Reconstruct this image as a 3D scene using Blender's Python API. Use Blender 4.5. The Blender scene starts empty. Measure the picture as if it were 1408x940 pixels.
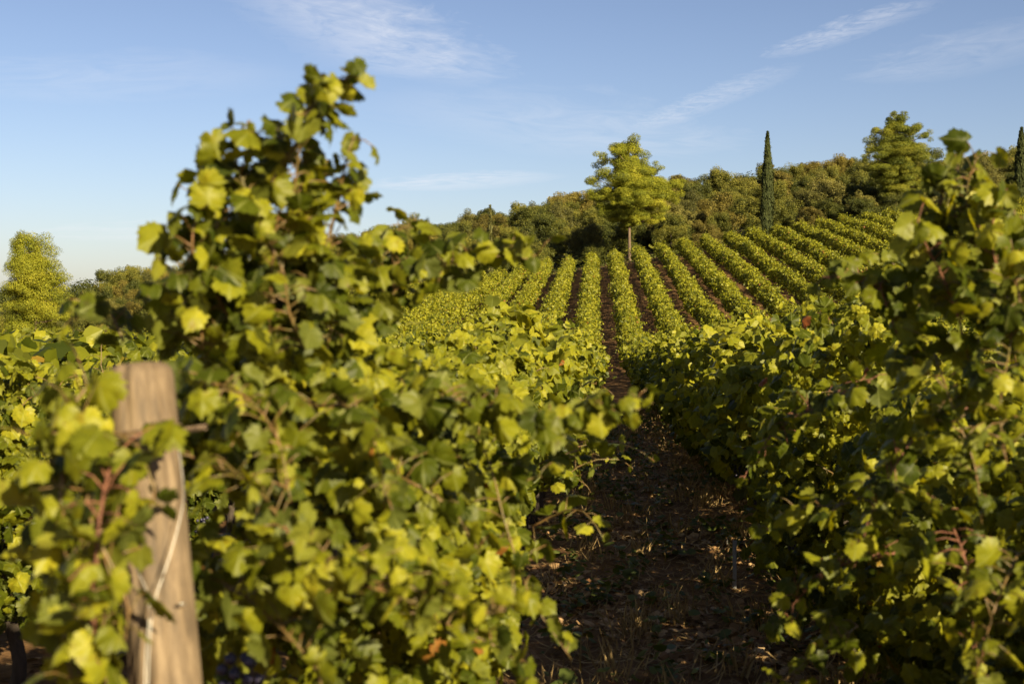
import bpy, math, random
import numpy as np
from mathutils import Vector, Matrix, Euler

rng = np.random.default_rng(7)
random.seed(7)
scene = bpy.context.scene
col = scene.collection
R = math.radians

# ------------------------------------------------------------------ camera
CAM_H = 1.75
cam_d = bpy.data.cameras.new('camera')
cam = bpy.data.objects.new('camera', cam_d)
col.objects.link(cam)
cam.location = (0, 0, CAM_H)
cam.rotation_euler = (R(90 - 1.17), 0, R(3.45))
cam_d.sensor_width = 36
cam_d.lens = 50
cam_d.clip_start = 0.05
cam_d.clip_end = 9000
cam_d.dof.use_dof = True
cam_d.dof.focus_distance = 24
cam_d.dof.aperture_fstop = 5.6
cam_d.dof.aperture_blades = 9
scene.camera = cam
CAM_R = np.array(Euler(cam.rotation_euler).to_matrix())
FPX = 1955.6

# ------------------------------------------------------------------ light
SUN_AZ, SUN_EL = 145.0, 22.0      # azimuth clockwise from +Y (the rows run along +Y)
sd = Vector((math.sin(R(SUN_AZ)) * math.cos(R(SUN_EL)), math.cos(R(SUN_AZ)) * math.cos(R(SUN_EL)), math.sin(R(SUN_EL))))
sun_d = bpy.data.lights.new('sun', 'SUN')
sun_d.energy = 5.0
sun_d.angle = R(0.55)
sun_d.color = (1.0, 0.84, 0.52)
sun = bpy.data.objects.new('sun', sun_d)
col.objects.link(sun)
sun.location = sd * 50
sun.rotation_euler = sd.to_track_quat('Z', 'Y').to_euler()

scene.view_settings.view_transform = 'Standard'
scene.view_settings.look = 'None'
scene.view_settings.exposure = 1.5
scene.view_settings.gamma = 1
scene.view_settings.use_curve_mapping = False
scene.render.engine = 'CYCLES'
scene.cycles.max_bounces = 8
scene.cycles.transmission_bounces = 6
scene.cycles.diffuse_bounces = 4
scene.cycles.transparent_max_bounces = 4


def pix_dir(px, py):
    v = CAM_R @ np.array([(px - 704) / FPX, (470 - py) / FPX, -1.0])
    return v / np.linalg.norm(v)


def at(px, py, d):
    """World point seen at photo pixel (px, py) at depth d along the lens axis."""
    v = np.array([(px - 704) / FPX * d, (470 - py) / FPX * d, -d])
    return CAM_R @ v + np.array([0, 0, CAM_H])


# ------------------------------------------------------------------ world
world = bpy.data.worlds.new('World')
scene.world = world
world.use_nodes = True
wn, wl = world.node_tree.nodes, world.node_tree.links
wn.clear()
w_out = wn.new('ShaderNodeOutputWorld')
w_bg = wn.new('ShaderNodeBackground')
w_bg.inputs['Strength'].default_value = 0.05
sky = wn.new('ShaderNodeTexSky')
sky.sky_type = 'NISHITA'
sky.sun_disc = False
sky.sun_elevation = R(SUN_EL)
sky.sun_rotation = R(SUN_AZ)
sky.air_density = 1.0
sky.dust_density = 0.8
sky.ozone_density = 2.0
tc = wn.new('ShaderNodeTexCoord')
sep = wn.new('ShaderNodeSeparateXYZ')
wl.new(tc.outputs['Generated'], sep.inputs[0])


def wmath(op, a, b=None, c=None, clamp=False):
    n = wn.new('ShaderNodeMath')
    n.operation = op
    n.use_clamp = clamp
    for i, v in enumerate((a, b, c)):
        if v is None:
            continue
        if isinstance(v, (int, float)):
            n.inputs[i].default_value = v
        else:
            wl.new(v, n.inputs[i])
    return n.outputs[0]


# thin cirrus sheet: project the view direction on a flat layer overhead
zc = wmath('MAXIMUM', sep.outputs['Z'], 0.02)
cu = wmath('DIVIDE', sep.outputs['X'], zc)
cv = wmath('DIVIDE', sep.outputs['Y'], zc)
cloud_sum = None


def uv_of(px, py):
    d = pix_dir(px, py)
    return d[0] / d[2], d[1] / d[2]


def wisp(p0, p1, width, amount, scale=1.0):
    """One streak of cirrus between two directions (as points on the layer), broken up with noise."""
    global cloud_sum
    (u0, v0), (u1, v1) = uv_of(*p0), uv_of(*p1)
    ln = math.hypot(u1 - u0, v1 - v0)
    du, dv = (u1 - u0) / ln, (v1 - v0) / ln
    a = wmath('ADD', wmath('MULTIPLY', wmath('SUBTRACT', cu, u0), du), wmath('MULTIPLY', wmath('SUBTRACT', cv, v0), dv))
    b = wmath('ADD', wmath('MULTIPLY', wmath('SUBTRACT', cu, u0), -dv), wmath('MULTIPLY', wmath('SUBTRACT', cv, v0), du))
    comb = wn.new('ShaderNodeCombineXYZ')
    wl.new(wmath('MULTIPLY', a, 1.6 / width * scale), comb.inputs[0])
    wl.new(wmath('MULTIPLY', b, 2.6 / width * scale), comb.inputs[1])
    comb.inputs[2].default_value = u0 * 3.1
    nz = wn.new('ShaderNodeTexNoise')
    nz.inputs['Scale'].default_value = 0.9
    nz.inputs['Detail'].default_value = 7
    nz.inputs['Roughness'].default_value = 0.62
    nz.inputs['Distortion'].default_value = 0.9
    wl.new(comb.outputs[0], nz.inputs['Vector'])
    nn = nz.outputs[0]
    bb = wmath('ADD', wmath('DIVIDE', b, width), wmath('MULTIPLY', wmath('SUBTRACT', nn, 0.5), 1.3))
    aa = wmath('DIVIDE', wmath('SUBTRACT', a, ln / 2), ln * 0.62)
    r2 = wmath('ADD', wmath('MULTIPLY', bb, bb), wmath('POWER', wmath('ABSOLUTE', aa), 3.0))
    m = wmath('SUBTRACT', 1.0, r2, clamp=True)
    t = wmath('MULTIPLY', wmath('SUBTRACT', nn, 0.30, clamp=True), 2.6)
    m = wmath('MULTIPLY', wmath('MULTIPLY', m, t), amount)
    cloud_sum = m if cloud_sum is None else wmath('ADD', cloud_sum, m)


wisp((370, -40), (640, 110), 0.34, 0.30)
wisp((430, -20), (560, 100), 0.36, 0.30)
wisp((890, 175), (1070, 98), 0.16, 0.30)
wisp((1075, 75), (1260, 5), 0.13, 0.36)
wisp((1230, 110), (1460, 30), 0.36, 0.18)
wisp((560, 260), (720, 238), 0.6, 0.45)
wisp((0, 130), (330, 90), 0.6, 0.16)
wisp((620, 130), (900, 215), 0.8, 0.22)
wisp((150, 330), (420, 300), 1.6, 0.35)
mixc = wn.new('ShaderNodeMix')
mixc.data_type = 'RGBA'
wl.new(wmath('MINIMUM', cloud_sum, 0.8), mixc.inputs['Factor'])
tn = wn.new('ShaderNodeMix')
tn.data_type = 'RGBA'
tn.blend_type = 'MULTIPLY'
tn.inputs['Factor'].default_value = 1
hz = wn.new('ShaderNodeMix')
hz.data_type = 'RGBA'
hz.inputs['A'].default_value = (.85, .83, .97, 1)
hz.inputs['B'].default_value = (.69, .62, .69, 1)
wl.new(wmath('MULTIPLY', sep.outputs['Z'], 3.2, clamp=True), hz.inputs['Factor'])
wl.new(hz.outputs['Result'], tn.inputs['B'])
wl.new(sky.outputs[0], tn.inputs['A'])
wl.new(tn.outputs['Result'], mixc.inputs['A'])
mixc.inputs['B'].default_value = (6.6, 6.6, 6.9, 1)
wl.new(mixc.outputs['Result'], w_bg.inputs['Color'])
wl.new(w_bg.outputs[0], w_out.inputs[0])


# ------------------------------------------------------------------ helpers
def snoise(p, seed=0):
    """Smooth pseudo noise in about [-1, 1] from a sum of sines; p is (N, k)."""
    p = np.atleast_2d(np.asarray(p, float))
    g = np.random.default_rng(1000 + seed)
    out = np.zeros(len(p))
    for i in range(6):
        k = g.normal(size=p.shape[1]) * (0.7 + 0.45 * i)
        out += np.sin(p @ k + g.uniform(0, 6.28)) / (1 + 0.35 * i)
    return out / 2.6


_py = np.arange(-40, 3001, 1.0)
_pz = np.interp(_py, [-40, 0, 6, 15, 30, 43, 56, 66, 80, 91, 115, 137, 146, 230, 300, 500, 1500, 3000],
                [0, 0, 0, -.15, -.5, -.85, -1.0, -.85, .35, 1.5, 3.9, 6.0, 6.7, 16.5, 19, 14, -10, -30])
_k = np.exp(-0.5 * (np.arange(-12, 13) / 2.5) ** 2)
_k /= _k.sum()
_pz = np.convolve(np.pad(_pz, 12, mode='edge'), _k, mode='valid')
_pz -= np.interp(0, _py, _pz)


def ground(x, y):
    x, y = np.asarray(x, float), np.asarray(y, float)
    t = np.clip((y - 42) / 95, 0, 1)
    s = t * t * (3 - 2 * t) * 0.6 + t * 0.4
    xe = np.where(x > 0, 46 * np.tanh(x / 46), 92 * np.tanh(x / 92))
    lf = np.clip((-x - 38) / 45, 0, 1)
    return np.interp(y, _py, _pz) + 0.16 * xe * s - 3.0 * lf * lf * (3 - 2 * lf) * s


def tag(o, label=None, cat=None, group=None, kind=None):
    if label:
        o['label'] = label
    if cat:
        o['category'] = cat
    if group:
        o['group'] = group
    if kind:
        o['kind'] = kind
    return o


def empty(name, loc, rz=0):
    o = bpy.data.objects.new(name, None)
    o.empty_display_size = 0.2
    o.location = loc
    o.rotation_euler = (0, 0, rz)
    col.objects.link(o)
    return o


def mesh_obj(name, V, F, mat, parent=None, smooth=False, tint=None, uv2=None, loc=None):
    """One mesh object from numpy verts and equal-length faces (or a list of such face arrays)."""
    me = bpy.data.meshes.new(name)
    V = np.asarray(V, np.float32)
    Fs = F if isinstance(F, list) else [F]
    Fs = [np.asarray(f, np.int32) for f in Fs if len(f)]
    me.vertices.add(len(V))
    me.vertices.foreach_set('co', V.ravel())
    loops = np.concatenate([f.ravel() for f in Fs])
    tot = np.concatenate([np.full(len(f), f.shape[1], np.int32) for f in Fs])
    start = np.concatenate([[0], np.cumsum(tot)[:-1]]).astype(np.int32)
    me.loops.add(len(loops))
    me.loops.foreach_set('vertex_index', loops)
    me.polygons.add(len(tot))
    me.polygons.foreach_set('loop_start', start)
    me.polygons.foreach_set('loop_total', tot)
    me.polygons.foreach_set('use_smooth', np.full(len(tot), bool(smooth)))
    if tint is not None:
        a = me.attributes.new('tint', 'FLOAT', 'POINT')
        a.data.foreach_set('value', np.asarray(tint, np.float32))
    if uv2 is not None:
        a = me.attributes.new('blade', 'FLOAT_VECTOR', 'POINT')
        a.data.foreach_set('vector', np.asarray(uv2, np.float32).ravel())
    me.update()
    me.validate()
    me.materials.append(mat)
    o = bpy.data.objects.new(name, me)
    if loc is not None:
        o.location = loc
    col.objects.link(o)
    if parent is not None:
        o.parent = parent
    return o


def unit(v):
    return v / np.maximum(np.linalg.norm(v, axis=-1, keepdims=True), 1e-9)


class Leaves:
    """Collects leaves (position of the stalk end, blade normal, tip direction, size, tint) and builds them as one mesh."""

    def __init__(self):
        self.p, self.n, self.t, self.s, self.c = [], [], [], [], []

    def add(self, p, n, t, s, c):
        self.p.append(np.atleast_2d(p)); self.n.append(np.atleast_2d(n)); self.t.append(np.atleast_2d(t))
        self.s.append(np.atleast_1d(s)); self.c.append(np.atleast_1d(c))

    def count(self):
        return sum(len(s) for s in self.s)

    def arrays(self, templates, off=(0, 0, 0)):
        p, n, t = (np.concatenate(a) for a in (self.p, self.n, self.t))
        s, c = np.concatenate(self.s), np.concatenate(self.c)
        n = unit(n)
        t = unit(t - n * np.sum(t * n, axis=1, keepdims=True) + 1e-6)
        x = np.cross(t, n)
        which = rng.integers(0, len(templates), len(s))
        Vs, Fs, Cs, Us, base = [], [], [], [], 0
        for k, (tv, tf) in enumerate(templates):
            m = which == k
            if not m.any():
                continue
            wob = rng.uniform(0.82, 1.18, (m.sum(), 1))
            curl = rng.uniform(0.4, 1.7, (m.sum(), 1))
            lx = tv[None, :, 0] * s[m][:, None] * wob
            ly = tv[None, :, 1] * s[m][:, None]
            lz = tv[None, :, 2] * s[m][:, None] * curl
            v = p[m][:, None] + lx[..., None] * x[m][:, None] + ly[..., None] * t[m][:, None] + lz[..., None] * n[m][:, None]
            cnt, nv = v.shape[:2]
            Vs.append(v.reshape(-1, 3) - np.asarray(off))
            Fs.append((tf[None] + (base + np.arange(cnt) * nv)[:, None, None]).reshape(-1, tf.shape[1]))
            Cs.append(np.repeat(c[m], nv))
            Us.append(np.tile(tv, (cnt, 1)))
            base += cnt * nv
        return np.concatenate(Vs), Fs, np.concatenate(Cs), np.concatenate(Us)

    def build(self, name, mat, templates, parent=None, off=(0, 0, 0), smooth=False):
        V, F, C, U = self.arrays(templates, off)
        return mesh_obj(name, V, F, mat, parent, smooth, C, U)


def vine_leaf(seed):
    """Lobed, toothed grape leaf: stalk at the origin, tip at (0, 1)."""
    g = np.random.default_rng(seed)
    half = np.array([(.09, -.15), (.26, -.23), (.37, -.15), (.55, -.10), (.50, .05), (.63, .13), (.54, .20), (.56, .34),
                     (.63, .46), (.52, .52), (.46, .64), (.34, .64), (.29, .77), (.14, .85)])
    right = half + g.normal(0, .022, half.shape)
    left = (half + g.normal(0, .022, half.shape))[::-1] * [-1, 1]
    out = np.vstack([[(0, .02)], right, [(0, 1.0)], left])
    cen = np.array([[0, .28]])
    inner = cen + (out - cen) * 0.55
    xy = np.vstack([out, inner, cen])
    fold, drop = g.uniform(.10, .80), g.uniform(.15, .9)
    z = -fold * np.abs(xy[:, 0]) ** 1.3 - drop * np.maximum(xy[:, 1], 0) ** 2 * .6
    z += 0.06 * np.sin(xy[:, 0] * g.uniform(7, 11) + g.uniform(0, 6)) * np.cos(xy[:, 1] * g.uniform(6, 10) + g.uniform(0, 6))
    n = len(out)
    i = np.arange(n)
    j = (i + 1) % n
    tris = np.vstack([np.c_[i, j, n + j], np.c_[i, n + j, n + i], np.c_[n + i, n + j, np.full(n, 2 * n)]])
    return np.c_[xy, z], tris


def vine_leaf_mid(seed):
    g = np.random.default_rng(seed)
    half = np.array([(.28, -.2), (.58, .05), (.53, .22), (.62, .46), (.36, .66)])
    right = half + g.normal(0, .03, half.shape)
    left = (half + g.normal(0, .03, half.shape))[::-1] * [-1, 1]
    out = np.vstack([[(0, 0)], right, [(0, 1.0)], left])
    xy = np.vstack([out, [(0, .3)]])
    z = -g.uniform(.1, .5) * np.abs(xy[:, 0]) - g.uniform(.1, .3) * np.maximum(xy[:, 1], 0) ** 2
    n = len(out)
    i = np.arange(n)
    return np.c_[xy, z], np.c_[i, (i + 1) % n, np.full(n, n)]


def vine_leaf_far(seed):
    g = np.random.default_rng(seed)
    xy = np.array([(0, 0), (.55, .1), (.5, .6), (0, 1), (-.5, .6), (-.55, .1)]) + g.normal(0, .06, (6, 2))
    z = -g.uniform(.15, .5) * np.abs(xy[:, 0]) - .2 * xy[:, 1] ** 2
    return np.c_[xy, z], np.array([(0, 1, 2), (0, 2, 3), (0, 3, 4), (0, 4, 5)])


LEAF_NEAR = [vine_leaf(i) for i in range(8)]
LEAF_MID = [vine_leaf_mid(20 + i) for i in range(5)]
LEAF_FAR = [vine_leaf_far(40 + i) for i in range(4)]
SPRIG = [(np.c_[np.array([(0, 0), (.36, .25), (.26, .75), (0, 1), (-.28, .72), (-.34, .28)]), np.array([0, -.12, -.16, -.2, -.14, -.1])],
          np.array([(0, 1, 2), (0, 2, 3), (0, 3, 4), (0, 4, 5)]))]
NEEDLE = [(np.c_[np.array([(-.10, 0), (.10, 0), (.16, .55), (0, 1), (-.16, .6)]), np.array([0, 0, -.08, -.2, -.06])],
           np.array([(0, 1, 2), (0, 2, 3), (0, 3, 4)])),
          (np.c_[np.array([(0, 0), (.30, .75), (.08, .35), (0, 1.0), (-.08, .4), (-.30, .7)]), np.array([0, .05, 0, -.1, 0, .05])],
           np.array([(0, 1, 2), (0, 2, 3), (0, 3, 4), (0, 4, 5)]))]


def tube(P, rad, seg=7, cap=True):
    """Swept tube through points P with radii rad: verts, [quads, tris]."""
    P = np.asarray(P, float)
    rad = np.broadcast_to(rad, (len(P),))
    d = unit(np.gradient(P, axis=0))
    up = np.where(np.abs(d[:, 2:3]) > .9, np.array([[1., 0, 0]]), np.array([[0, 0, 1.]]))
    a = unit(np.cross(d, up))
    b = np.cross(d, a)
    th = np.arange(seg) / seg * 2 * math.pi
    V = P[:, None] + rad[:, None, None] * (np.cos(th)[None, :, None] * a[:, None] + np.sin(th)[None, :, None] * b[:, None])
    V = V.reshape(-1, 3)
    i, j = np.meshgrid(np.arange(len(P) - 1), np.arange(seg), indexing='ij')
    i, j = i.ravel(), j.ravel()
    k = (j + 1) % seg
    Q = np.c_[i * seg + j, i * seg + k, (i + 1) * seg + k, (i + 1) * seg + j]
    T = np.zeros((0, 3), int)
    if cap:
        n = len(V)
        V = np.vstack([V, P[:1], P[-1:]])
        jj = np.arange(seg)
        kk = (jj + 1) % seg
        o = (len(P) - 1) * seg
        T = np.vstack([np.c_[np.full(seg, n), kk, jj], np.c_[np.full(seg, n + 1), o + jj, o + kk]])
    return V, Q, T


def tubes(name, items, mat, parent=None, seg=7):
    """items: list of (points, radii); joined as one mesh (one branching piece)."""
    Vs, Qs, Ts, base = [], [], [], 0
    for P, r in items:
        V, Q, T = tube(P, r, seg)
        Vs.append(V); Qs.append(Q + base); Ts.append(T + base)
        base += len(V)
    return mesh_obj(name, np.vstack(Vs), [np.vstack(Qs), np.vstack(Ts)], mat, parent, True)


def smooth_path(pts, n=12):
    """Catmull-Rom through pts."""
    pts = np.asarray(pts, float)
    P = np.vstack([2 * pts[0] - pts[1], pts, 2 * pts[-1] - pts[-2]])
    out = []
    for i in range(1, len(P) - 2):
        t = np.linspace(0, 1, n, endpoint=False)[:, None]
        p0, p1, p2, p3 = P[i - 1], P[i], P[i + 1], P[i + 2]
        out.append(.5 * (2 * p1 + (p2 - p0) * t + (2 * p0 - 5 * p1 + 4 * p2 - p3) * t ** 2 + (3 * p1 - p0 - 3 * p2 + p3) * t ** 3))
    out.append(pts[-1:])
    return np.vstack(out)


# ------------------------------------------------------------------ materials
def new_mat(name):
    m = bpy.data.materials.new(name)
    m.use_nodes = True
    nt = m.node_tree
    nt.nodes.clear()
    out = nt.nodes.new('ShaderNodeOutputMaterial')
    return m, nt, out


def ramp(nt, stops, fac):
    r = nt.nodes.new('ShaderNodeValToRGB')
    e = r.color_ramp.elements
    while len(e) < len(stops):
        e.new(0.5)
    for el, (p, c) in zip(e, stops):
        el.position = p
        el.color = (*c, 1)
    nt.links.new(fac, r.inputs[0])
    return r.outputs[0]


def leaf_material(name, stops, trans=0.35, rough=0.45, spec=0.35, under=None, veins=False, tr_gain=(1.7, 1.5, .35), rand=0.0):
    m, nt, out = new_mat(name)
    N, L = nt.nodes, nt.links
    at_ = N.new('ShaderNodeAttribute')
    at_.attribute_name = 'tint'
    fac = at_.outputs['Fac']
    if rand:
        oi = N.new('ShaderNodeObjectInfo')
        mm = N.new('ShaderNodeMath')
        mm.operation = 'MULTIPLY_ADD'
        L.new(oi.outputs['Random'], mm.inputs[0])
        mm.inputs[1].default_value = rand
        L.new(fac, mm.inputs[2])
        sb = N.new('ShaderNodeMath')
        sb.operation = 'SUBTRACT'
        L.new(mm.outputs[0], sb.inputs[0])
        sb.inputs[1].default_value = rand / 2
        fac = sb.outputs[0]
    c = ramp(nt, stops, fac)
    if veins:
        tcn = N.new('ShaderNodeTexCoord')
        mn = N.new('ShaderNodeTexNoise')
        mn.inputs['Scale'].default_value = 45
        mn.inputs['Detail'].default_value = 4
        L.new(tcn.outputs['Object'], mn.inputs['Vector'])
        mot = ramp(nt, [(.30, (.72, .62, .55)), (.42, (.92, .94, .9)), (.6, (1.12, 1.1, 1.0)), (.75, (1.25, 1.12, .95))], mn.outputs[0])
        mm_ = N.new('ShaderNodeMix'); mm_.data_type = 'RGBA'; mm_.blend_type = 'MULTIPLY'
        mm_.inputs['Factor'].default_value = 1
        L.new(c, mm_.inputs['A']); L.new(mot, mm_.inputs['B'])
        c = mm_.outputs['Result']
        bl = N.new('ShaderNodeAttribute')
        bl.attribute_name = 'blade'
        sp = N.new('ShaderNodeSeparateXYZ')
        L.new(bl.outputs['Vector'], sp.inputs[0])
        ab = N.new('ShaderNodeMath'); ab.operation = 'ABSOLUTE'
        L.new(sp.outputs['X'], ab.inputs[0])
        an = N.new('ShaderNodeMath'); an.operation = 'ARCTAN2'
        L.new(ab.outputs[0], an.inputs[0]); L.new(sp.outputs['Y'], an.inputs[1])
        # main veins at 0, 50 and 105 degrees from the midrib: a sine of that period
        sn = N.new('ShaderNodeMath'); sn.operation = 'MULTIPLY'
        L.new(an.outputs[0], sn.inputs[0]); sn.inputs[1].default_value = 3.6
        cs = N.new('ShaderNodeMath'); cs.operation = 'COSINE'
        L.new(sn.outputs[0], cs.inputs[0])
        pw = N.new('ShaderNodeMapRange')
        L.new(cs.outputs[0], pw.inputs[0])
        pw.inputs[1].default_value = .955; pw.inputs[2].default_value = 1.0
        pw.inputs[3].default_value = 0; pw.inputs[4].default_value = .4
        mv = N.new('ShaderNodeMix'); mv.data_type = 'RGBA'
        L.new(pw.outputs[0], mv.inputs['Factor'])
        L.new(c, mv.inputs['A'])
        mv.inputs['B'].default_value = (.26, .28, .09, 1)
        c = mv.outputs['Result']
    if under:
        geo = N.new('ShaderNodeNewGeometry')
        mu = N.new('ShaderNodeMix'); mu.data_type = 'RGBA'
        mf = N.new('ShaderNodeMath'); mf.operation = 'MULTIPLY'
        L.new(geo.outputs['Backfacing'], mf.inputs[0]); mf.inputs[1].default_value = .4
        L.new(mf.outputs[0], mu.inputs['Factor'])
        L.new(c, mu.inputs['A'])
        mu.inputs['B'].default_value = (*under, 1)
        c = mu.outputs['Result']
    b = N.new('ShaderNodeBsdfPrincipled')
    L.new(c, b.inputs['Base Color'])
    b.inputs['Roughness'].default_value = rough
    b.inputs['Specular IOR Level'].default_value = spec
    tr = N.new('ShaderNodeBsdfTranslucent')
    g = N.new('ShaderNodeMix'); g.data_type = 'RGBA'; g.blend_type = 'MULTIPLY'
    g.inputs['Factor'].default_value = 1
    L.new(c, g.inputs['A'])
    g.inputs['B'].default_value = (*tr_gain, 1)
    L.new(g.outputs['Result'], tr.inputs['Color'])
    mx = N.new('ShaderNodeMixShader')
    mx.inputs[0].default_value = trans
    L.new(b.outputs[0], mx.inputs[1]); L.new(tr.outputs[0], mx.inputs[2])
    L.new(mx.outputs[0], out.inputs[0])
    return m


VINE_STOPS = [(0.0, (.020, .030, .003)), (.35, (.055, .070, .004)), (.62, (.185, .190, .010)), (.82, (.275, .265, .020)), (1.0, (.20, .060, .020))]
M_VINE = leaf_material('vine_leaf', VINE_STOPS, .42, .48, .22, under=(.13, .145, .035), veins=True)
M_VINE_FAR = leaf_material('vine_leaf_plain', VINE_STOPS, .40, .5, .22, under=(.13, .145, .035))
M_PINE = leaf_material('pine_needles', [(0, (.055, .070, .009)), (.5, (.165, .18, .013)), (1, (.32, .30, .026))], .25, .6, .2)
M_PINE_D = leaf_material('dark_pine_needles', [(0, (.032, .050, .009)), (.5, (.12, .135, .014)), (1, (.24, .225, .022))], .25, .6, .2)
M_CYP = leaf_material('cypress_scales', [(0, (.020, .030, .010)), (1, (.060, .068, .018))], .12, .7, .15)
M_OAK = leaf_material('oak_leaf', [(0, (.026, .034, .006)), (.5, (.072, .080, .012)), (1, (.19, .172, .024))], .18, .6, .25, rand=.55)
M_OLIVE = leaf_material('olive_leaf', [(0, (.036, .040, .010)), (.5, (.100, .096, .022)), (1, (.22, .19, .042))], .18, .6, .25, rand=.55)
M_DRY = leaf_material('tawny_leaf', [(0, (.040, .036, .009)), (.5, (.115, .096, .019)), (1, (.24, .19, .034))], .18, .6, .2, rand=.55)
M_WEED = leaf_material('weed_leaf', [(0, (.05, .07, .015)), (1, (.11, .13, .03))], .3, .5, .3)
M_LITTER = leaf_material('dead_leaf', [(0, (.13, .062, .028)), (.5, (.31, .19, .090)), (1, (.56, .40, .23))], .08, .75, .15)
M_STRAW = leaf_material('dry_grass_blade', [(0, (.16, .105, .045)), (1, (.42, .30, .14))], .15, .7, .2)


def plain_mat(name, stops, scale=12, rough=.8, bump=.3, stretch=(1, 1, 1), metallic=0, detail=6):
    m, nt, out = new_mat(name)
    N, L = nt.nodes, nt.links
    t = N.new('ShaderNodeTexCoord')
    mp = N.new('ShaderNodeMapping')
    mp.inputs['Scale'].default_value = stretch
    L.new(t.outputs['Object'], mp.inputs[0])
    nz = N.new('ShaderNodeTexNoise')
    nz.inputs['Scale'].default_value = scale
    nz.inputs['Detail'].default_value = detail
    nz.inputs['Roughness'].default_value = .65
    L.new(mp.outputs[0], nz.inputs['Vector'])
    c = ramp(nt, stops, nz.outputs[0])
    b = N.new('ShaderNodeBsdfPrincipled')
    b.inputs['Roughness'].default_value = rough
    b.inputs['Metallic'].default_value = metallic
    L.new(c, b.inputs['Base Color'])
    if bump:
        bp = N.new('ShaderNodeBump')
        bp.inputs['Strength'].default_value = bump
        bp.inputs['Distance'].default_value = .02
        L.new(nz.outputs[0], bp.inputs['Height'])
        L.new(bp.outputs[0], b.inputs['Normal'])
    L.new(b.outputs[0], out.inputs[0])
    return m


M_CANE = plain_mat('cane_bark', [(.3, (.075, .028, .016)), (.55, (.17, .065, .032)), (.7, (.25, .12, .06))], 70, .65, .4)
M_CANE_G = plain_mat('green_cane', [(.3, (.075, .075, .016)), (.7, (.16, .075, .028))], 30, .5, .1)
M_TRUNK = plain_mat('vine_bark', [(.3, (.022, .016, .012)), (.7, (.07, .05, .036))], 30, .9, .8, (1, 1, .2))
M_PBARK = plain_mat('pine_bark', [(.3, (.05, .034, .022)), (.7, (.15, .10, .066))], 6, .9, .8, (1, 1, .3))
M_WIRE = plain_mat('galvanised_wire', [(.3, (.36, .34, .31)), (.7, (.50, .48, .45))], 60, .5, 0, metallic=.8)
M_RUST = plain_mat('rusty_wire', [(.3, (.10, .06, .04)), (.7, (.24, .17, .11))], 80, .6, .1, metallic=.3)
M_STAKE = plain_mat('stake_zinc', [(.3, (.24, .245, .25)), (.7, (.36, .365, .37))], 25, .5, .05, metallic=.5)
M_HOSE = plain_mat('black_hose', [(.3, (.012, .012, .012)), (.7, (.03, .03, .03))], 20, .4, 0)
M_GRAPE = plain_mat('grape_skin', [(.3, (.012, .010, .028)), (.7, (.045, .040, .085))], 30, .45, 0)


def wood_mat():
    m, nt, out = new_mat('weathered_post_wood')
    N, L = nt.nodes, nt.links
    t = N.new('ShaderNodeTexCoord')
    def noise(sc, st, det=6):
        mp = N.new('ShaderNodeMapping'); mp.inputs['Scale'].default_value = st
        L.new(t.outputs['Object'], mp.inputs[0])
        n = N.new('ShaderNodeTexNoise'); n.inputs['Scale'].default_value = sc; n.inputs['Detail'].default_value = det
        n.inputs['Roughness'].default_value = .6
        L.new(mp.outputs[0], n.inputs['Vector'])
        return n.outputs[0]
    grain = noise(70, (1, 1, .035))
    blot = noise(9, (1, 1, .4))
    c1 = ramp(nt, [(.25, (.042, .030, .020)), (.5, (.145, .102, .062)), (.75, (.25, .185, .118))], grain)
    c2 = ramp(nt, [(.35, (.55, .50, .42)), (.65, (1, 1, 1))], blot)
    mu = N.new('ShaderNodeMix'); mu.data_type = 'RGBA'; mu.blend_type = 'MULTIPLY'; mu.inputs['Factor'].default_value = .8
    L.new(c1, mu.inputs['A']); L.new(c2, mu.inputs['B'])
    b = N.new('ShaderNodeBsdfPrincipled'); b.inputs['Roughness'].default_value = .78
    L.new(mu.outputs['Result'], b.inputs['Base Color'])
    bp = N.new('ShaderNodeBump'); bp.inputs['Strength'].default_value = .5; bp.inputs['Distance'].default_value = .006
    L.new(grain, bp.inputs['Height']); L.new(bp.outputs[0], b.inputs['Normal'])
    L.new(b.outputs[0], out.inputs[0])
    return m


M_WOOD = wood_mat()


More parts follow.
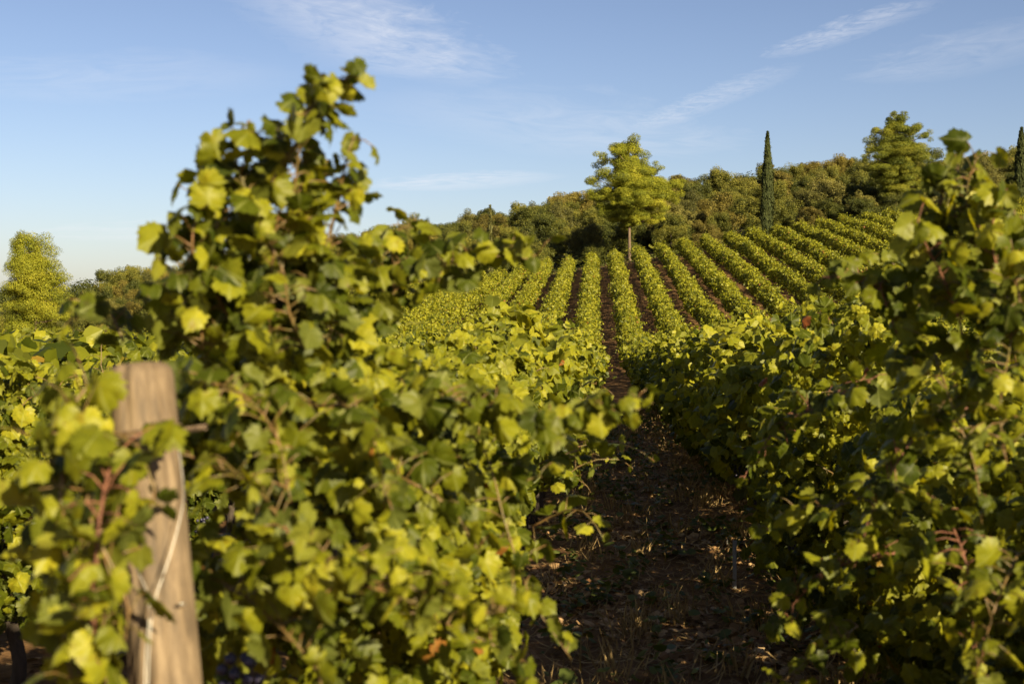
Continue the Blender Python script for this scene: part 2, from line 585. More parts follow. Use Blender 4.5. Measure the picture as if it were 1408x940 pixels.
def soil_mat():
    m, nt, out = new_mat('red_soil')
    N, L = nt.nodes, nt.links
    t = N.new('ShaderNodeTexCoord')
    def noise(sc, det=8, rough=.65):
        n = N.new('ShaderNodeTexNoise'); n.inputs['Scale'].default_value = sc; n.inputs['Detail'].default_value = det
        n.inputs['Roughness'].default_value = rough
        L.new(t.outputs['Object'], n.inputs['Vector'])
        return n.outputs[0]
    fine, mid = noise(9), noise(.9)
    c1 = ramp(nt, [(.3, (.075, .043, .019)), (.5, (.17, .100, .046)), (.72, (.29, .19, .10))], fine)
    c2 = ramp(nt, [(.35, (.62, .55, .50)), (.65, (1.15, 1.05, .95))], mid)
    mu = N.new('ShaderNodeMix'); mu.data_type = 'RGBA'; mu.blend_type = 'MULTIPLY'; mu.inputs['Factor'].default_value = 1
    L.new(c1, mu.inputs['A']); L.new(c2, mu.inputs['B'])
    # beyond the vine rows the ground is covered with brown litter and low green
    sp = N.new('ShaderNodeSeparateXYZ'); L.new(t.outputs['Object'], sp.inputs[0])
    mr = N.new('ShaderNodeMapRange'); L.new(sp.outputs['Y'], mr.inputs[0])
    mr.inputs[1].default_value = 139; mr.inputs[2].default_value = 146
    scrub = ramp(nt, [(.3, (.026, .026, .010)), (.7, (.085, .070, .026))], noise(.5))
    mz = N.new('ShaderNodeMix'); mz.data_type = 'RGBA'
    L.new(mr.outputs[0], mz.inputs['Factor']); L.new(mu.outputs['Result'], mz.inputs['A']); L.new(scrub, mz.inputs['B'])
    b = N.new('ShaderNodeBsdfPrincipled'); b.inputs['Roughness'].default_value = .95
    b.inputs['Specular IOR Level'].default_value = .15
    L.new(mz.outputs['Result'], b.inputs['Base Color'])
    bp = N.new('ShaderNodeBump'); bp.inputs['Strength'].default_value = .9; bp.inputs['Distance'].default_value = .04
    L.new(fine, bp.inputs['Height']); L.new(bp.outputs[0], b.inputs['Normal'])
    L.new(b.outputs[0], out.inputs[0])
    return m


M_SOIL = soil_mat()

# ------------------------------------------------------------------ ground
def clods(x, y):
    p = np.c_[np.ravel(x), np.ravel(y)]
    fade = np.clip((24 - np.abs(p[:, 1] - 6)) / 10, 0, 1)
    h = .030 * snoise(p * 3.1, 1) + .018 * snoise(p * 9, 2) + .012 * snoise(p * 21, 3)
    return (h * fade).reshape(np.shape(x))


def soil_z(x, y):
    return ground(x, y) + clods(x, y)


xs = np.unique(np.round(np.r_[-3000, -1500, -800, -500, -350, np.arange(-280, -120, 20), np.arange(-120, -6, 3), np.arange(-6, -2.5, .5), np.arange(-2.5, 3.5, .06),
                    np.arange(3.5, 8, .5), np.arange(8, 100, 3), np.arange(100, 280, 20), 300, 350, 500, 800, 1500, 3000], 3))
ys = np.unique(np.round(np.r_[-3000, -1000, -300, -100, np.arange(-40, -4, 4), np.arange(-4, 2, .5), np.arange(2, 18, .08), np.arange(18, 30, .4), np.arange(30, 160, 1.5),
                    np.arange(160, 320, 6), 340, 380, 450, 550, 700, 900, 1200, 1800, 3000], 3))
gx, gy = np.meshgrid(xs, ys)
gz = soil_z(gx, gy)
nx = len(xs)
ii, jj = np.meshgrid(np.arange(len(ys) - 1), np.arange(nx - 1), indexing='ij')
ii, jj = ii.ravel(), jj.ravel()
gF = np.c_[ii * nx + jj, ii * nx + jj + 1, (ii + 1) * nx + jj + 1, (ii + 1) * nx + jj]
tag(mesh_obj('ground', np.c_[gx.ravel(), gy.ravel(), gz.ravel()], gF, M_SOIL, None, True), kind='structure')

# ------------------------------------------------------------------ vine rows
SPACING, X_LEFT, Y_END = 2.15, -0.56, 137.0
DOWN = np.array([0, 0, -1.0])


def tints(n, base=.42, sd=.19, p=None, patch=0.0, red=.008):
    c = rng.normal(base, sd, n)
    if p is not None and patch:
        c += patch * snoise(p * .9, 11)
    c = np.clip(c, .02, .80)
    c[rng.random(n) < red] = rng.uniform(.88, 1.0)
    return c


def canopy(Ls, X0, y0, y1, per_m, size, seed, width=.40, top=1.74, bottom=.50, base=.42, red=.008, loose=.13, side_bulge=0.0, knob=.30, holes=-.22, e=.85, lean=.2):
    """Leaves of a trellised hedge along +Y, densest at its lumpy surface."""
    n = int((y1 - y0) * per_m)
    if n < 1:
        return
    y = rng.uniform(y0, y1, n)
    ph = rng.uniform(0, 2 * math.pi, n)
    keep = ~((np.sin(ph) < -.55) & (rng.random(n) < .55))
    y, ph = y[keep], ph[keep]
    n = len(y)
    r = np.where(rng.random(n) < .72, 1 - np.abs(rng.normal(0, loose, n)) + rng.normal(0, .05, n), np.sqrt(rng.random(n)))
    lump = 1 + .24 * snoise(np.c_[y * 1.7, 1.6 * np.cos(ph), 1.6 * np.sin(ph)], seed) + .12 * snoise(np.c_[y * 4.2, 3 * np.cos(ph), 3 * np.sin(ph)], seed + 1)
    zc, hh = (top + bottom) / 2, (top - bottom) / 2
    cx, sx = np.cos(ph), np.sin(ph)
    ex = np.sign(cx) * np.abs(cx) ** e
    ez = np.sign(sx) * np.abs(sx) ** e
    def plant(q):          # every plant along the row swells, with thinner stretches between
        return 1 + knob * (snoise(np.c_[q * 2.3, np.sign(cx) * 1.3 + X0], seed + 8) + .35 * snoise(np.c_[q * 5.1, np.sign(cx) * 2.1 + X0], seed + 9))
    pl = plant(y)
    slope = (plant(y + .04) - plant(y - .04)) / .08
    w = width * pl * (1 + side_bulge * np.clip(-ez, 0, 1))
    x = X0 + w * lump * r * ex + .06 * snoise(np.c_[y * .35], seed + 2)
    vig = 1 + .11 * snoise(np.c_[y * .42, y * 0 + X0], seed + 5) + .09 * snoise(np.c_[y * 1.3, y * 0 + X0], seed + 6)
    zr = (zc + hh * (0.7 + .3 * lump) * r * ez) * vig
    p = np.c_[x, y, ground(x * 0 + X0, y) + zr]
    nrm = np.c_[cx * .9, rng.normal(-.1 - lean, .35, n) - 1.3 * width * slope * np.abs(cx), sx * .55 + .45] + rng.normal(0, .80, (n, 3))
    tip = np.c_[cx * .4, rng.normal(0, .5, n), -np.ones(n) * .7] + rng.normal(0, .55, (n, 3))
    s = size * rng.uniform(.62, 1.25, n)
    if holes > -9:         # leafless pockets between the shoots, dark inside
        hk = snoise(np.c_[x * 8, y * 7, zr * 8], seed + 7) > holes
        p, nrm, tip, s, x, y, zr, ez, n = p[hk], nrm[hk], tip[hk], s[hk], x[hk], y[hk], zr[hk], ez[hk], int(hk.sum())
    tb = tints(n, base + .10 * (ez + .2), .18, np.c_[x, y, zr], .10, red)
    Ls.add(p, nrm, tip, s, tb)


def shoot_leaves(Ls, P, step=.065, size=.105, tip_size=.45, base=.45, start=.0, petiole=.065, flat=0.0):
    """Alternate leaves on stalks along a shoot P (dense polyline); returns the stalk tubes."""
    seg = np.linalg.norm(np.diff(P, axis=0), axis=1)
    L = np.r_[0, np.cumsum(seg)]
    if L[-1] < 1e-4:
        return []
    d = np.arange(start, L[-1], step)
    d = d + rng.uniform(-.25, .25, len(d)) * step
    d = np.clip(d, 0, L[-1])
    pos = np.c_[[np.interp(d, L, P[:, k]) for k in range(3)]].T
    tan = unit(np.c_[[np.interp(d, L, np.gradient(P[:, k], L)) for k in range(3)]].T)
    side = unit(np.cross(tan, np.array([0, 0, 1.0])) + 1e-3)
    sgn = np.where(np.arange(len(d)) % 2 == 0, 1.0, -1.0)[:, None]
    out = unit(side * sgn + rng.normal(0, .5, pos.shape) + np.array([0, 0, .35]))
    f = d / L[-1]
    s = size * (1 - (1 - tip_size) * f ** 2) * rng.uniform(.75, 1.2, len(d))
    pet = petiole * (s / size)[:, None] * rng.uniform(.6, 1.4, (len(d), 1))
    base_p = pos + out * pet
    nrm = out * .55 + np.array([0, -.15, .45]) + rng.normal(0, .95, pos.shape)
    tip = out * .6 + DOWN * .75 + tan * .25 + rng.normal(0, .3, pos.shape)
    Ls.add(base_p, nrm, tip, s, np.clip(tints(len(d), base, .17) + .10 * f ** 2, 0, .8))
    return [(np.array([a, (a + b) / 2 + [0, 0, .006], b]), np.array([.0015, .0012, .0010])) for a, b in zip(pos, base_p)]


def random_shoot(p, d, length, n=9, droop=.6, wig=.12):
    P = [np.asarray(p, float)]
    d = unit(np.asarray(d, float))
    for i in range(n):
        d = unit(d + DOWN * droop * (i / n) * .35 + rng.normal(0, wig, 3))
        P.append(P[-1] + d * length / n)
    return np.array(P)


def stray_shoots(Ls, X0, y0, y1, per_m, top, width, size, base=.5, step=.07, stems=None, lo=.25, hi=.6):
    for _ in range(int((y1 - y0) * per_m)):
        y = rng.uniform(y0, y1)
        a = rng.choice([0, 1, 2], p=[.5, .25, .25])
        g = float(ground(X0, y))
        if a == 0:
            p, d = (X0 + rng.uniform(-.2, .2), y, g + top - .12), (rng.normal(0, .5), rng.normal(0, .5), 1.0)
        else:
            sg = 1 if a == 1 else -1
            p, d = (X0 + sg * width * .8, y, g + rng.uniform(.8, top - .2)), (sg, rng.normal(0, .4), .45)
        P = random_shoot(p, d, rng.uniform(lo, hi), droop=1.0)
        st = shoot_leaves(Ls, P, step, size, .35, base)
        if stems is not None:
            stems.append((P, st))


def trunk_path(X, y):
    g = float(soil_z(X, y)) - .03
    k = rng.normal(0, .035, (5, 2))
    return smooth_path([(X, y, g), (X + k[1, 0], y + k[1, 1], g + .22), (X + k[2, 0], y + k[2, 1], g + .45), (X + k[3, 0] * 1.5, y + k[3, 1] * 1.5, g + .66), (X, y + .1, g + .86)], 4)


ORD = ['first', 'second', 'third', 'fourth', 'fifth', 'sixth', 'seventh', 'eighth', 'ninth', 'tenth', 'eleventh', 'twelfth', 'thirteenth', 'fourteenth',
       'fifteenth', 'sixteenth', 'seventeenth', 'eighteenth', 'nineteenth', 'twentieth']


def grape_bunch(p, parent, n=26, r=.011):
    ico_v = np.array(bm_ico()[0]); ico_f = np.array(bm_ico()[1])
    Vs, Fs = [], []
    for i in range(n):
        f = i / n
        rad = .042 * (1 - f) ** .7 + .006
        a = rng.uniform(0, 6.28)
        c = np.array([math.cos(a) * rad * rng.uniform(.4, 1), math.sin(a) * rad * rng.uniform(.4, 1), -.135 * f])
        Vs.append(ico_v * r * rng.uniform(.85, 1.15) + c)
        Fs.append(ico_f + i * len(ico_v))
    return mesh_obj('grape_bunch', np.vstack(Vs) + np.asarray(p), np.vstack(Fs), M_GRAPE, parent, True)


_ico = None


def bm_ico():
    global _ico
    if _ico is None:
        import bmesh
        b = bmesh.new()
        bmesh.ops.create_icosphere(b, subdivisions=1, radius=1)
        _ico = ([tuple(v.co) for v in b.verts], [[v.index for v in f.verts] for f in b.faces])
        b.free()
    return _ico


ROW_TOP = 1.72
LAND = {3: 'climbing to the lone pine', 4: 'ending right of the lone pine'}


def row_label(side, k):
    o = ORD[k]
    if side == 'L':
        if k == 0:
            return 'vine hedge along left edge of central dirt alley, starting behind the big blurred foreground vine'
        if k == 1:
            return 'shaded vine hedge left of the wooden post, second row left of the central dirt alley'
        return f'sunlit vine hedge climbing the hill, {o} row left of the central dirt alley'
    if k == 0:
        return 'long leafy vine hedge forming the right edge of the central dirt alley, upper half sunlit'
    return f'sunlit vine hedge climbing the hill, {o} row right of the central dirt alley'


def visible_start(X):
    # first depth at which the row comes inside the frame, less a margin
    if X > 0:
        return max(1.0, X / .32 - 10)
    return max(1.0, -X / .45 - 8)


ROWS = []
for side, k in [('L', i) for i in range(11)] + [('R', i) for i in range(19)]:
    X = X_LEFT - SPACING * k if side == 'L' else X_LEFT + SPACING * (k + 1)
    y0 = visible_start(X)
    if side == 'L' and k == 0:
        y0 = 3.9
    if side == 'L' and k == 1:
        y0 = 4.0
    if side == 'R' and k == 0:
        y0 = 5.0
    if side == 'R' and k in (1, 2):
        y0 = -3.0  # carried on out of view behind the camera to cast shade
    y1 = Y_END + rng.uniform(-1.2, 1.2)
    root = empty('vine_hedge', (X, y0, float(ground(X, y0))))
    tag(root, row_label(side, k), 'vine row', 'trellised vine rows of the vineyard')
    ROWS.append((side, k, X, y0, y1))
    off = np.array(root.location)
    near, mid, far = Leaves(), Leaves(), Leaves()
    stems = []
    seed = 50 + 3 * len(ROWS)
    a, b = 10.0, 34.0
    main = k == 0 or (side == 'L' and k == 1)
    ntop = 1.66 if side == 'R' else 1.50 if k == 0 else 1.46
    if y0 < a:
        if main:
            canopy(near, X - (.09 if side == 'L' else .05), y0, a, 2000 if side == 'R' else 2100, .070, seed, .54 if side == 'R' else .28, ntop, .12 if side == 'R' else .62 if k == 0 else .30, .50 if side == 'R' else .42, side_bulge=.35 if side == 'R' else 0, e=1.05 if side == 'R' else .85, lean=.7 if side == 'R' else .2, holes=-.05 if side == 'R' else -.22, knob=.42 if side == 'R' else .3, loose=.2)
            stray_shoots(near, X, y0, a, 4.5, ntop, .46, .075, .5, .045, stems=stems, lo=.15, hi=.42)
        else:
            canopy(mid, X, y0, a, 330, .15, seed, .42, ROW_TOP, .45)
    if y0 < b:
        s0 = max(y0, a)
        if main or k == 1:
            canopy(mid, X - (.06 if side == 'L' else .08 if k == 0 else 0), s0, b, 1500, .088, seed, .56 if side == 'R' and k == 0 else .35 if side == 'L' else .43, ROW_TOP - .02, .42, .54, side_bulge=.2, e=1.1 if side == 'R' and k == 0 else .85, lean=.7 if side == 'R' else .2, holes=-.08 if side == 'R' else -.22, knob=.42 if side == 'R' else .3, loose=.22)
            stray_shoots(mid, X, s0, b, 10.0 if side == 'R' else 6.0, ROW_TOP - .06, .55 if side == 'R' else .42, .09, .52, .055, lo=.2, hi=.55)
        else:
            canopy(mid, X, s0, b, 320, .15, seed, .42, ROW_TOP, .45)
    if side == 'R' and k == 0:      # dense skirt of darker leaves down to the ground, added to shade the alley
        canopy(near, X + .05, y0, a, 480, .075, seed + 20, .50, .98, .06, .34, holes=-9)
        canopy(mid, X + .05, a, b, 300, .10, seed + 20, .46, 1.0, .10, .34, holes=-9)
    s0 = max(y0, b)
    redness = .03 if side == 'L' and k >= 2 else .010
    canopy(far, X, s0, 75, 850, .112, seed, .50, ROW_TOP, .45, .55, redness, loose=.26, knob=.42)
    stray_shoots(far, X, s0, 75, 4.2, ROW_TOP, .44, .115, .55, .08, lo=.25, hi=.75)
    s1 = max(s0, 75)
    canopy(far, X, s1, y1, 680, .122, seed, .50, ROW_TOP - .05, .45, .55, redness, loose=.26, knob=.42)
    stray_shoots(far, X, s1, y1, 3.6, ROW_TOP - .05, .44, .128, .55, .09, lo=.25, hi=.75)
    # lower rows of leaves as one foliage part, split by the fineness its distance needs
    VV, FF, CC, UU, base = [], [], [], [], 0
    for Ls, tm in ((near, LEAF_NEAR), (mid, LEAF_MID), (far, LEAF_FAR)):
        if Ls.count():
            V, F, C, U = Ls.arrays(tm, off)
            VV.append(V); FF += [f + base for f in F]; CC.append(C); UU.append(U)
            base += len(V)
    mesh_obj('foliage', np.vstack(VV), FF, M_VINE if main else M_VINE_FAR, root, False, np.concatenate(CC), np.vstack(UU))
    for P, st in stems:
        tubes('cane', [(P - off, np.linspace(.0035, .0015, len(P)))] + [(q - off, r) for q, r in st], M_CANE_G, root, 5)
    if main:
        yy = y0 + .3
        while yy < 34:
            P = trunk_path(X + rng.normal(0, .02), yy)
            tubes('trunk', [(P - off, np.linspace(.034, .02, len(P)) * rng.uniform(.85, 1.2))], M_TRUNK, root, 8)
            yy += 1.05 + rng.normal(0, .05)
    if side == 'R' and k == 0:
        for q in range(26):
            yb = rng.uniform(7, 19)
            grape_bunch(np.array([X - rng.uniform(.28, .44), yb, float(ground(X, yb)) + rng.uniform(.42, .75)]) - off, root)
    if side == 'L' and k == 1:
        for q in range(8):
            yb = rng.uniform(6.2, 8.5)
            grape_bunch(np.array([X + rng.uniform(.2, .42), yb, float(ground(X, yb)) + rng.uniform(.4, .65)]) - off, root)

# ------------------------------------------------------------------ foreground vines
def px_path(pts, n=8):
    return smooth_path([at(*p) for p in pts], n)


def add_cane(root, Ls, pts, step=.06, size=.105, base=.45, r0=.0026, tip=.7, mat=None, start=0, petiole=.055):
    off = np.array(root.location)
    P = px_path(pts)
    st = shoot_leaves(Ls, P, step * .20, size * .44, tip, base, start, petiole)
    tubes('cane', [(P - off, np.linspace(r0, r0 * .4, len(P)))] + [(q - off, r) for q, r in st], mat or M_CANE_G, root, 6)


lv = empty('grapevine', (X_LEFT, 2.75, float(ground(X_LEFT, 2.75))))
tag(lv, 'big blurred foreground grapevine with tall shoots against the sky, behind the wooden post', 'grapevine')
off = np.array(lv.location)
FL = Leaves()
# body of the plant
canopy(FL, -.56, 2.36, 4.0, 6400, .044, 301, .27, 1.62, .16, .44)
canopy(FL, -.66, 2.7, 4.0, 2800, .043, 305, .24, 1.72, 1.0, .46)
left_canes = [
    ([(400, 500, 2.6), (393, 390, 2.5), (402, 290, 2.42), (412, 205, 2.38), (430, 140, 2.35), (462, 114, 2.33), (500, 100, 2.3)], .052, .100),
    ([(345, 480, 2.5), (300, 410, 2.45), (265, 345, 2.4), (280, 265, 2.4), (318, 195, 2.4), (345, 165, 2.4)], .050, .105),
    ([(420, 470, 2.55), (440, 370, 2.5), (462, 285, 2.48), (478, 215, 2.45), (488, 188, 2.45)], .05, .10),
    ([(350, 470, 2.6), (338, 370, 2.6), (355, 270, 2.55), (385, 200, 2.5), (402, 152, 2.5)], .052, .10),
    ([(370, 480, 2.5), (372, 400, 2.46), (378, 330, 2.44), (388, 262, 2.42), (398, 215, 2.4)], .048, .10),
    ([(320, 480, 2.55), (312, 400, 2.52), (308, 330, 2.5), (325, 270, 2.5), (350, 225, 2.5)], .048, .10),
    ([(450, 480, 2.6), (462, 400, 2.56), (455, 330, 2.52), (470, 262, 2.5), (474, 230, 2.5)], .048, .10),
    ([(280, 480, 2.5), (275, 420, 2.48), (290, 350, 2.46), (300, 290, 2.45), (300, 240, 2.45)], .048, .10),
    ([(385, 230, 2.4), (420, 180, 2.36), (440, 160, 2.34), (452, 138, 2.33), (480, 118, 2.32)], .046, .095),
    ([(420, 480, 2.45), (398, 430, 2.42), (388, 370, 2.4), (352, 300, 2.4), (330, 240, 2.4), (312, 215, 2.4)], .046, .10),
    ([(300, 470, 2.5), (262, 400, 2.45), (250, 340, 2.45), (265, 310, 2.45)], .05, .105),
    ([(430, 480, 2.6), (420, 400, 2.55), (415, 330, 2.5), (440, 250, 2.5), (450, 220, 2.5)], .055, .105),
    ([(480, 440, 2.95), (545, 362, 2.95), (610, 347, 2.95), (680, 343, 2.95), (738, 352, 2.95)], .045, .095),
    ([(500, 450, 2.95), (560, 385, 2.93), (620, 360, 2.92), (690, 352, 2.92), (725, 356, 2.92)], .05, .11),
    ([(560, 575, 2.7), (640, 560, 2.66), (720, 585, 2.62), (800, 575, 2.6), (880, 562, 2.58)], .05, .10),
    ([(430, 815, 2.05), (500, 805, 2.0), (570, 828, 1.98), (640, 845, 1.98), (695, 838, 1.98)], .045, .085, .5),
    ([(380, 760, 2.1), (450, 780, 2.05), (520, 800, 2.0), (600, 815, 2.0)], .045, .085, .5),
    ([(500, 430, 3.1), (525, 350, 3.1), (545, 318, 3.1), (575, 312, 3.1)], .05, .10),
    ([(470, 470, 2.9), (480, 380, 2.9), (500, 325, 2.9)], .05, .10),
    ([(520, 560, 2.75), (610, 545, 2.7), (690, 572, 2.65), (770, 578, 2.62), (835, 560, 2.6), (898, 554, 2.6)], .045, .085),
    ([(420, 800, 2.05), (500, 785, 2.0), (570, 808, 2.0), (640, 832, 2.0), (712, 834, 2.0)], .04, .08, .55),
    ([(600, 560, 2.9), (665, 620, 2.85), (695, 720, 2.8), (730, 820, 2.8), (785, 905, 2.8)], .10, .095),
    ([(560, 600, 3.0), (640, 650, 2.9), (700, 660, 2.85), (745, 655, 2.8)], .07, .10),
    ([(500, 640, 2.6), (560, 660, 2.5), (620, 700, 2.5), (660, 760, 2.5)], .06, .105),
    ([(560, 840, 2.6), (620, 860, 2.5), (700, 900, 2.5), (730, 950, 2.5)], .07, .10),
    ([(170, 470, 2.7), (150, 430, 2.7), (120, 425, 2.7), (95, 450, 2.7)], .055, .10),
    ([(230, 470, 2.7), (235, 420, 2.7), (215, 405, 2.7)], .055, .10),
    ([(260, 520, 2.3), (330, 540, 2.2), (380, 600, 2.15), (400, 690, 2.12)], .055, .105),
    ([(280, 640, 2.25), (340, 660, 2.15), (400, 740, 2.1), (420, 830, 2.1)], .055, .105),
    ([(300, 800, 2.25), (350, 830, 2.15), (420, 900, 2.1), (450, 960, 2.1)], .055, .105),
    ([(430, 560, 2.4), (480, 560, 2.3), (520, 620, 2.3), (530, 700, 2.3)], .055, .105),
]
for pts, step, size, *b_ in left_canes:
    add_cane(lv, FL, pts, step, size, b_[0] if b_ else .40)
# canes falling in front of the post
front = [
    ([(155, 625, 1.9), (146, 665, 1.86), (136, 720, 1.82), (131, 800, 1.82), (128, 960, 1.82)], .055, .10, M_CANE, .0034),
    ([(110, 590, 2.0), (92, 620, 1.97), (84, 690, 1.95), (92, 800, 1.95), (85, 950, 1.95)], .06, .095, M_CANE_G, .0035),
    ([(188, 610, 1.93), (200, 640, 1.91), (212, 675, 1.9), (205, 700, 1.9)], .12, .115, M_CANE_G, .003),
    ([(132, 740, 1.82), (150, 770, 1.82), (175, 830, 1.82), (172, 880, 1.82)], .09, .08, M_CANE_G, .003),
    ([(135, 590, 2.05), (112, 650, 2.0), (104, 740, 1.98), (110, 850, 1.98), (104, 960, 1.98)], .05, .095, M_CANE_G, .003),
    ([(120, 530, 2.1), (82, 590, 2.08), (66, 680, 2.05), (70, 780, 2.05), (62, 900, 2.05)], .055, .095, M_CANE_G, .003),
    ([(150, 600, 2.0), (120, 690, 1.93), (150, 780, 1.9), (140, 880, 1.9), (150, 960, 1.9)], .06, .10, M_CANE_G, .003),
    ([(110, 880, 1.85), (95, 910, 1.85), (110, 960, 1.85)], .07, .08, M_CANE_G, .003),
]
for pts, step, size, mt, r0 in front:
    add_cane(lv, FL, pts, step, size, .52, r0, .7, mt)
FL.build('foliage', M_VINE, LEAF_NEAR, lv, off, True)
P = trunk_path(X_LEFT - .02, 2.75)
tubes('trunk', [(P - off, np.linspace(.036, .024, len(P)))], M_TRUNK, lv, 9)
for q, (px, py, d) in enumerate([(500, 600, 2.55), (520, 635, 2.6), (480, 720, 2.5), (330, 900, 2.45)]):
    grape_bunch(at(px, py, d) - off, lv)

rv = empty('grapevine', (1.5, 4.0, float(ground(1.5, 4.0))))
tag(rv, 'tall blurred foreground grapevine on the right side, its top shoot rising against the hill', 'grapevine')
off = np.array(rv.location)
FR = Leaves()
canopy(FR, 1.47, 2.2, 5.4, 3700, .050, 401, .60, 1.78, .12, .54, side_bulge=.3, e=1.0, lean=.7, holes=-.02, knob=.42, loose=.22)
canopy(FR, 1.55, 2.2, 5.4, 600, .066, 421, .52, .98, .05, .34, holes=-9)  # darker low leaves, packed in to block sun from reaching the alley
canopy(FR, 1.72, -4.5, 2.0, 420, .12, 407, .36, 1.45, .2, .44)  # unseen foliage behind the camera, added to shade the left vine and alley
right_canes = [
    ([(1340, 420, 3.3), (1322, 340, 3.25), (1312, 270, 3.2), (1318, 225, 3.2)], .055, .115),
    ([(1360, 420, 3.2), (1335, 330, 3.15), (1330, 260, 3.12), (1345, 215, 3.1)], .05, .14),
    ([(1300, 420, 3.25), (1290, 350, 3.2), (1292, 290, 3.2), (1300, 245, 3.2)], .05, .14),
    ([(1390, 430, 3.1), (1365, 340, 3.05), (1372, 270, 3.05), (1385, 260, 3.05)], .05, .135),
    ([(1330, 480, 3.0), (1305, 400, 2.98), (1270, 330, 2.95), (1262, 300, 2.95)], .05, .13),
    ([(1408, 480, 2.9), (1400, 400, 2.9), (1390, 330, 2.9)], .05, .13),
    ([(1260, 520, 3.3), (1230, 450, 3.3), (1210, 400, 3.3), (1175, 375, 3.35)], .05, .13),
    ([(1400, 420, 3.3), (1375, 350, 3.3), (1350, 300, 3.25), (1340, 270, 3.25)], .055, .105),
    ([(1310, 430, 3.4), (1285, 360, 3.4), (1275, 310, 3.4)], .055, .105),
    ([(1420, 400, 3.2), (1400, 330, 3.2), (1395, 290, 3.2)], .055, .11),
    ([(1250, 470, 3.7), (1215, 410, 3.7), (1175, 385, 3.7), (1130, 380, 3.7)], .055, .11),
    ([(1260, 430, 3.9), (1230, 365, 3.9), (1200, 352, 3.9)], .055, .11),
    ([(1280, 470, 3.1), (1310, 560, 2.95), (1340, 640, 2.9), (1350, 720, 2.9)], .055, .105),
    ([(1380, 380, 3.0), (1390, 460, 2.9), (1375, 560, 2.8), (1385, 640, 2.8)], .055, .105),
    ([(1330, 560, 3.1), (1260, 600, 3.1), (1210, 680, 3.1), (1180, 760, 3.1)], .055, .105),
    ([(1300, 700, 3.0), (1330, 780, 2.9), (1340, 880, 2.9), (1360, 950, 2.9)], .055, .105),
    ([(1250, 650, 3.4), (1170, 690, 3.5), (1100, 700, 3.6), (1050, 730, 3.7)], .06, .105),
    ([(1230, 760, 3.3), (1150, 780, 3.4), (1090, 830, 3.5), (1050, 880, 3.5)], .06, .105),
    ([(1200, 520, 4.0), (1120, 560, 4.2), (1060, 600, 4.5), (1020, 660, 4.6)], .06, .11),
    ([(1180, 860, 3.4), (1120, 900, 3.4), (1060, 950, 3.4)], .06, .10),
    ([(1400, 760, 2.7), (1370, 830, 2.6), (1340, 930, 2.6)], .055, .105),
]
for pts, step, size in right_canes:
    add_cane(rv, FR, pts, step, size, .41, mat=M_CANE if rng.random() < .5 else M_CANE_G)
FR.build('foliage', M_VINE, LEAF_NEAR, rv, off, True)
for yy in (3.2, 4.3):
    P = trunk_path(1.55, yy)
    tubes('trunk', [(P - off, np.linspace(.036, .024, len(P)))], M_TRUNK, rv, 9)

# ------------------------------------------------------------------ wooden end post
ptop, pbot = at(190, 502, 2.08), at(229, 940, 2.02)
axis = unit((ptop - pbot)[None])[0]
pbase = ptop - axis * ((ptop[2] - float(ground(ptop[0], ptop[1]))) / axis[2] + .05)
post = empty('end_post', tuple(pbase))
tag(post, 'leaning weathered round wooden post in the left foreground, wrapped with wire', 'post')
H = float(np.linalg.norm(ptop - pbase))
seg, rings = 56, 60
th = np.arange(seg) / seg * 2 * math.pi
prof = [(f * (H - .016), .0500) for f in np.linspace(0, 1, rings)] + [(H - .009, .0475), (H - .003, .043), (H - .0005, .037), (H + .001, .028), (H + .0015, .014)]
zz = np.array([p[0] for p in prof])
rr = np.array([p[1] for p in prof])
aa, hz = np.meshgrid(th, zz)
rad = np.repeat(rr[:, None], seg, 1)
nzv = snoise(np.c_[np.cos(aa).ravel() * 2.2, np.sin(aa).ravel() * 2.2, hz.ravel() * 1.2], 77).reshape(aa.shape)
rad = rad * (1 + .022 * nzv)
for ca, h0, dep in ((3.9, H - .55, .007), (4.55, H - .9, .008), (5.6, H - .3, .006), (5.1, .3, .005), (2.0, H - .7, .007)):   # drying cracks down the shaft
    wob = ca + .06 * np.sin(hz * 5 + ca)
    dd = np.abs((aa - wob + math.pi) % (2 * math.pi) - math.pi)
    rad -= dep * np.exp(-(dd / .06) ** 2) * (hz > h0) * (rad > .02)
ex = unit(np.cross([0, 1, 0], axis)[None])[0]
ey = np.cross(axis, ex)
V = (axis * hz[..., None] + rad[..., None] * (np.cos(aa)[..., None] * ex + np.sin(aa)[..., None] * ey)).reshape(-1, 3)
nr = len(prof)
i, j = np.meshgrid(np.arange(nr - 1), np.arange(seg), indexing='ij')
i, j = i.ravel(), j.ravel()
k = (j + 1) % seg
Q = np.c_[i * seg + j, i * seg + k, (i + 1) * seg + k, (i + 1) * seg + j]
V = np.vstack([V, (axis * (H + .002))[None]])
T = np.c_[(nr - 1) * seg + np.arange(seg), (nr - 1) * seg + (np.arange(seg) + 1) % seg, np.full(seg, nr * seg)]
mesh_obj('shaft', V, [Q, T], M_WOOD, post, True)


def ring(h, r=.0525, n=40, tilt=.0, turns=1.0, pitch=.0):
    t = np.linspace(0, 2 * math.pi * turns, int(n * turns))
    return axis * (h + tilt * np.sin(t) + pitch * t / 6.28)[:, None] + r * (np.cos(t)[:, None] * ex + np.sin(t)[:, None] * ey)


